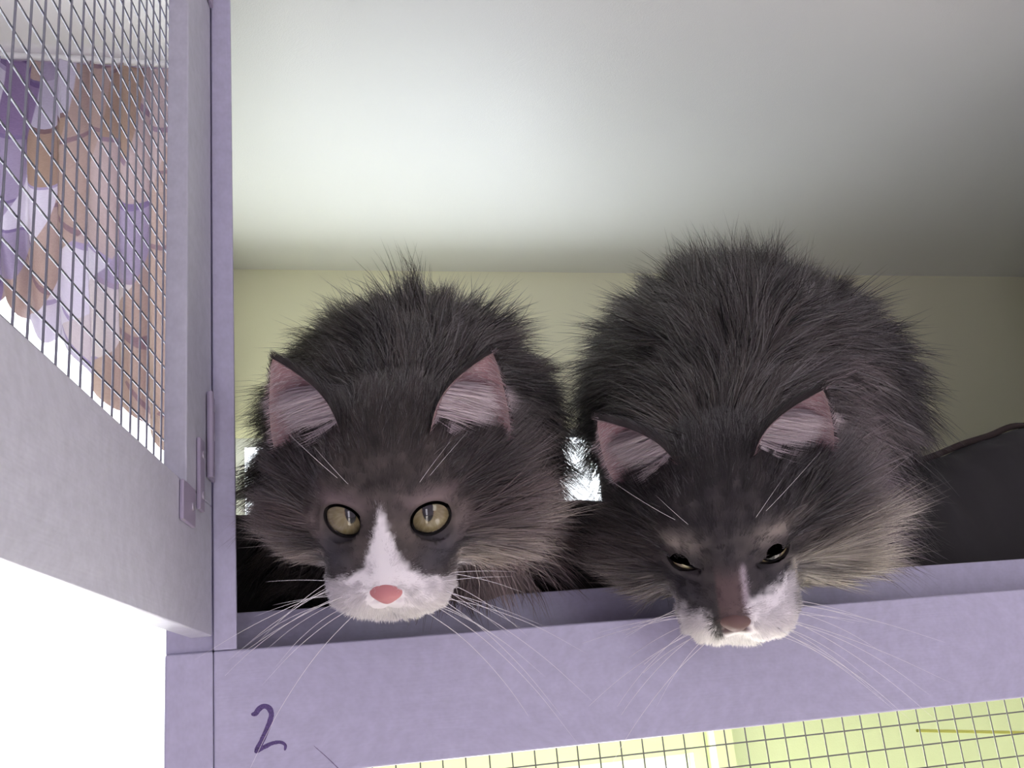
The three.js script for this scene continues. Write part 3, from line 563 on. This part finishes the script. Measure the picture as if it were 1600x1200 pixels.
  for (let i = 0; i < np.count; i++) { // rounded triangle, wide above and narrow below
    let x = np.getX(i), y = np.getY(i), z = np.getZ(i); const wdt = lerp(0.45, 1.0, smooth(-1, 0.4, y)); x *= 0.0104 * wdt; y = y * 0.0064; z = z * 0.0050 - 0.0016 * (y < 0 ? y / -0.0064 : 0);
    np.setXYZ(i, x, y - 0.0195, z + 0.0612 - 0.0026 * (x / 0.0104) ** 2);
  }
  ng.applyMatrix4(H); ng.translate(-B.x, -B.y, -B.z); ng.computeVertexNormals();
  put('nose', ng, std({ name: 'nose_leather', color: lin(...o.nose), roughness: 0.45, bumpMap: rollerBump, bumpScale: 0.0003 }), cat);
  return cat;
}

// ---- left cat: white blaze and muzzle, looks towards the viewer
const DARK = [0.046, 0.036, 0.033], MID = [0.155, 0.124, 0.112], PALE = [0.56, 0.48, 0.42], WHITE = [0.86, 0.82, 0.83];
const lenHead = (x, y, z) => {
  const ax = Math.abs(x); let l = 0.010;
  l = lerp(l, 0.016, smooth(0.02, -0.02, z) * smooth(0.0, 0.03, y));                       // crown
  l = lerp(l, lerp(0.020, 0.046, smooth(-0.036, -0.008, y)), smooth(0.030, 0.048, ax) * smooth(0.040, 0.012, y));                   // cheeks
  l = lerp(l, 0.017, smooth(-0.016, -0.034, y) * smooth(0.03, 0.0, z));                      // throat
  l = lerp(l, 0.0045, smooth(0.022, 0.032, z) * smooth(0.038, 0.028, ax));                 // face
  l = lerp(l, 0.0028, smooth(0.042, 0.052, z) * smooth(-0.022, -0.012, y));                // bridge
  l = lerp(l, 0.0065, smooth(-0.024, -0.034, y) * smooth(0.02, 0.035, z));                 // chin
  return l;
};
const liftHead = (x, y, z) => lerp(lerp(lerp(0.22, 0.5, smooth(0.026, 0.046, Math.abs(x))), 0.42, smooth(-0.02, -0.035, y)), 0.34, smooth(0.04, 0.05, z) * smooth(-0.008, -0.016, y));
const colLeft = (x, y, z) => {
  const n = fbm(x * 90, y * 90, z * 90 + 3), nb = 0.003 * fbm(x * 160, y * 160, z * 160), ax = Math.abs(x);
  let c = mix3(DARK, MID, clamp(0.25 + 0.5 * n));
  const stripe = 0.5 + 0.5 * Math.sin(x * 620 + 2 * noise3(x * 40, y * 40, 3)); c = mix3(c, DARK, 0.55 * stripe * smooth(0.014, 0.03, y) * smooth(-0.03, 0.0, z)); // brow stripes
  c = mix3(c, [0.22, 0.16, 0.17], 0.7 * Math.exp(-(((ax - 0.023) / 0.012) ** 2 + ((y - 0.019) / 0.005) ** 2)) * (z > 0.01 ? 1 : 0)); // brow
  c = mix3(c, [0.24, 0.185, 0.175], smooth(0.028, 0.045, ax + nb) * smooth(0.022, -0.004, y)); // cheek
  c = mix3(c, PALE, 0.95 * smooth(0.028, 0.040, ax + nb * 2) * smooth(-0.004, -0.016, y + nb));
  c = mix3(c, PALE, 0.6 * smooth(-0.018, -0.03, y) * smooth(0.03, 0.0, z));
  c = mix3(c, [0.060, 0.055, 0.065], 0.95 * Math.exp(-(((ax - 0.0265) / 0.012) ** 2 + ((y + 0.0085) / 0.0075) ** 2)) * (z > 0 ? 1 : 0)); // under the eyes
  const bw = lerp(0.0075, 0.0006, smooth(-0.006, 0.019, y)) ; const blaze = smooth(bw + 0.0016, bw - 0.0008, Math.abs(x + 0.0012 + nb * 0.6)) * smooth(0.021, 0.016, y) * smooth(0.02, 0.03, z);
  c = mix3(c, WHITE, blaze);
  const mw = lerp(0.008, 0.034, smooth(-0.004, -0.024, y)); c = mix3(c, WHITE, smooth(mw + 0.002, mw - 0.002, ax + nb) * smooth(0.0, -0.010, y + nb) * smooth(0.016, 0.030, z));
  return c;
};
const bodyColour = (seedv) => (x, y, z) => { const n = fbm(x * 26, y * 26, z * 26 + seedv); return mix3(DARK, [0.120, 0.096, 0.083], clamp(0.3 + 0.65 * n)); };
const EPINK = [0.42, 0.25, 0.265], EPALE = [0.80, 0.72, 0.75];
const common = {
  lenHead, liftHead, dark: DARK, earPink: EPINK, earPale: EPALE,
  earInside: (u, v) => mix3(EPINK, [0.55, 0.40, 0.37], smooth(0.90, 0.99, Math.max(Math.abs(u), v))),
  earBack: () => [0.07, 0.055, 0.055], rim: [0.04, 0.026, 0.027], eyeUp: [0, 1, 0], headHairs: 115000, bodyHairs: 85000, tuft: 2600,
};
const LEG = (x, z0, z1, top) => ['c', [x, top, z0], [x, 1.515, z1], 0.030, 0.019, 0.03];
const PAW = (x, z) => ['e', [x, 1.504, z], [0.022, 0.015, 0.030], 0, 0, 0.02];
buildCat({
  ...common, label: 'grey cat with a white blaze and pink nose, eyes wide open', seed: 1.7, cheek: [0.72, 1.08], base: [0.11, 1.488, -0.15],
  yaw: -16.49 * Math.PI / 180, pitch: 44.7 * Math.PI / 180, roll: -5.16 * Math.PI / 180, head: [0.0692, 1.5681, 0.0311],
  eye: [0.0226, 0.0066, 0.0396], earIn: [0.0219, 0.0414, 0.0087], earOut: [0.0586, 0.0228, -0.0115], earTip: [0.0542, 0.0783, -0.0001], earTipShift: [[0, 0, 0], [0, 0, 0]],
  lidUp: 0.76, lidDown: 0.82, lid: [0.12, 0.085, 0.09], pupil: [0.0028, 0.0056], gaze: [0.02, 1.445, 0.55], nose: [0.62, 0.24, 0.25], whiskerDown: 0.9,
  colHead: colLeft, skinHead: colLeft, colBody: (x, y, z) => mix3(bodyColour(2)(x, y, z), [0.40, 0.31, 0.29], 0.85 * smooth(0.075, 0.105, x) * smooth(1.60, 1.56, y) * smooth(-0.14, -0.10, z)), coatLen: 0.034, backDir: [0.05, 0.1, -1], lo: [-0.05, 1.485, -0.46], hi: [0.28, 1.84, 0.06],
  parts: [
    ['c', [0.072, 1.580, 0.005], [0.105, 1.640, -0.09], 0.045, 0.070, 0.03], ['e', [0.110, 1.632, -0.14], [0.086, 0.092, 0.085], 0, 0, 0.04], ['e', [0.114, 1.658, -0.23], [0.096, 0.088, 0.10], 0, 0, 0.05],
    ['e', [0.105, 1.700, -0.33], [0.076, 0.096, 0.09], 0, 0, 0.05], LEG(0.045, -0.12, -0.098, 1.60), PAW(0.045, -0.095), LEG(0.145, -0.11, -0.098, 1.60), PAW(0.145, -0.095), ['e', [0.120, 1.552, -0.065], [0.052, 0.042, 0.040], 0, 0, 0.03],
    ['c', [0.055, 1.64, -0.34], [0.045, 1.53, -0.33], 0.05, 0.03, 0.03], ['e', [0.045, 1.508, -0.31], [0.022, 0.018, 0.04], 0, 0, 0.02], ['c', [0.16, 1.64, -0.34], [0.165, 1.53, -0.33], 0.05, 0.03, 0.03], ['e', [0.165, 1.508, -0.31], [0.022, 0.018, 0.04], 0, 0, 0.02],
  ],
});
// ---- right cat: looks straight down, eyes half closed, dark nose
const colRight = (x, y, z) => {
  const n = fbm(x * 90, y * 90, z * 90 + 13), nb = 0.003 * fbm(x * 160, y * 160, z * 160 + 5), ax = Math.abs(x);
  let c = mix3([0.028, 0.023, 0.025], [0.10, 0.083, 0.080], clamp(0.2 + 0.5 * n));
  const stripe = 0.5 + 0.5 * Math.sin(x * 560 + 2 * noise3(x * 40, y * 40, 8)); c = mix3(c, [0.024, 0.02, 0.022], 0.6 * stripe * smooth(0.008, 0.03, y));
  c = mix3(c, [0.30, 0.255, 0.225], 0.75 * Math.exp(-(((ax - 0.026) / 0.011) ** 2 + ((y - 0.018) / 0.0055) ** 2)) * (z > 0.005 ? 1 : 0));
  c = mix3(c, [0.20, 0.165, 0.15], smooth(0.03, 0.046, ax + nb) * smooth(0.024, 0.0, y));
  c = mix3(c, [0.74, 0.68, 0.56], clamp(0.62 + 0.9 * n) * smooth(0.026, 0.036, ax + nb * 2) * smooth(x > 0 ? 0.006 : -0.003, x > 0 ? -0.008 : -0.014, y + nb));
  c = mix3(c, [0.62, 0.57, 0.50], 0.8 * smooth(-0.018, -0.03, y) * smooth(0.03, 0.0, z));
  c = mix3(c, [0.040, 0.036, 0.042], 0.95 * Math.exp(-(((ax - 0.024) / 0.012) ** 2 + ((y + 0.0085) / 0.008) ** 2)) * (z > 0 ? 1 : 0));
  c = mix3(c, [0.115, 0.075, 0.075], smooth(0.0085, 0.006, ax) * smooth(0.012, -0.002, y) * smooth(0.03, 0.045, z));       // dark bridge
  const line = Math.exp(-(((x - 0.0072 - 0.02 * (y + 0.004)) / 0.0013) ** 2)) * smooth(0.010, 0.004, y) * smooth(0.03, 0.045, z); c = mix3(c, [0.45, 0.38, 0.42], line);
  const side = x > 0 ? smooth(0.0065, 0.009, x + nb) * smooth(-0.005, -0.011, y + nb) : smooth(0.010, 0.013, -x + nb) * smooth(-0.012, -0.018, y + nb);
  c = mix3(c, WHITE, side * smooth(0.033, 0.028, ax + nb) * smooth(0.012, 0.03, z));
  c = mix3(c, WHITE, smooth(-0.024, -0.029, y + nb * 0.5) * smooth(0.02, 0.03, z) * smooth(0.03, 0.024, ax));
  return c;
};
buildCat({
  ...common, label: 'dark grey cat with a brown nose looking down, eyes half closed', seed: 5.3, cheek: [0.92, 1.25], base: [0.39, 1.488, -0.16],
  yaw: -32.02 * Math.PI / 180, pitch: 45.5 * Math.PI / 180, roll: -3.11 * Math.PI / 180, head: [0.2559, 1.5421, 0.0321],
  eye: [0.0233, 0.0055, 0.0404], earIn: [0.0207, 0.0468, 0.0032], earOut: [0.0576, 0.0288, -0.0144], earTip: [0.0599, 0.0735, -0.0049], earTipShift: [[0, 0, 0], [0, 0, 0]],
  rim: [0.10, 0.05, 0.052], lidUp: 0.02, lidDown: 0.22, lid: [0.16, 0.12, 0.12], pupil: [0.0062, 0.0072], gaze: [0.12, 1.30, 0.50], nose: [0.16, 0.085, 0.08], whiskerDown: 1.0,
  colHead: colRight, skinHead: colRight, colBody: (x, y, z) => mix3(bodyColour(8)(x, y, z), [0.24, 0.20, 0.20], 0.75 * Math.exp(-(((x - 0.37) / 0.05) ** 2 + ((y - 1.60) / 0.05) ** 2 + ((z + 0.02) / 0.05) ** 2))), coatLen: 0.038, wisps: [[1500, [0.335, 1.60, -0.02], [0.02, 0.035, 0.02], [0.8, 0.35, 0.25], [0.9, 0.25, -0.3], 0.035, 0.075, [0.27, 0.22, 0.22]], [700, [0.345, 1.55, 0.0], [0.015, 0.03, 0.015], [0.9, -0.1, 0.1], [0.8, -0.6, -0.2], 0.03, 0.06, [0.22, 0.18, 0.20]]], backDir: [0.3, 0.1, -0.95], lo: [0.20, 1.485, -0.48], hi: [0.62, 1.88, 0.06],
  dark: [0.045, 0.035, 0.036],
  parts: [
    ['c', [0.265, 1.560, 0.005], [0.335, 1.640, -0.085], 0.045, 0.075, 0.03], ['e', [0.365, 1.645, -0.125], [0.100, 0.095, 0.085], 0, 0, 0.05], ['e', [0.403, 1.680, -0.20], [0.128, 0.112, 0.10], 0, 0, 0.05],
    ['e', [0.45, 1.690, -0.32], [0.10, 0.10, 0.10], 0, 0, 0.05], LEG(0.315, -0.12, -0.098, 1.60), PAW(0.315, -0.095), LEG(0.415, -0.12, -0.098, 1.60), PAW(0.415, -0.095),
    ['c', [0.40, 1.64, -0.34], [0.40, 1.53, -0.33], 0.05, 0.03, 0.03], ['e', [0.40, 1.508, -0.31], [0.022, 0.018, 0.04], 0, 0, 0.02], ['c', [0.51, 1.64, -0.34], [0.515, 1.53, -0.33], 0.05, 0.03, 0.03], ['e', [0.515, 1.508, -0.31], [0.022, 0.018, 0.04], 0, 0, 0.02],
  ],
});

scene.traverse((o) => { if (o.isLight && o.shadow) o.castShadow = true; });
renderer.render(scene, camera);
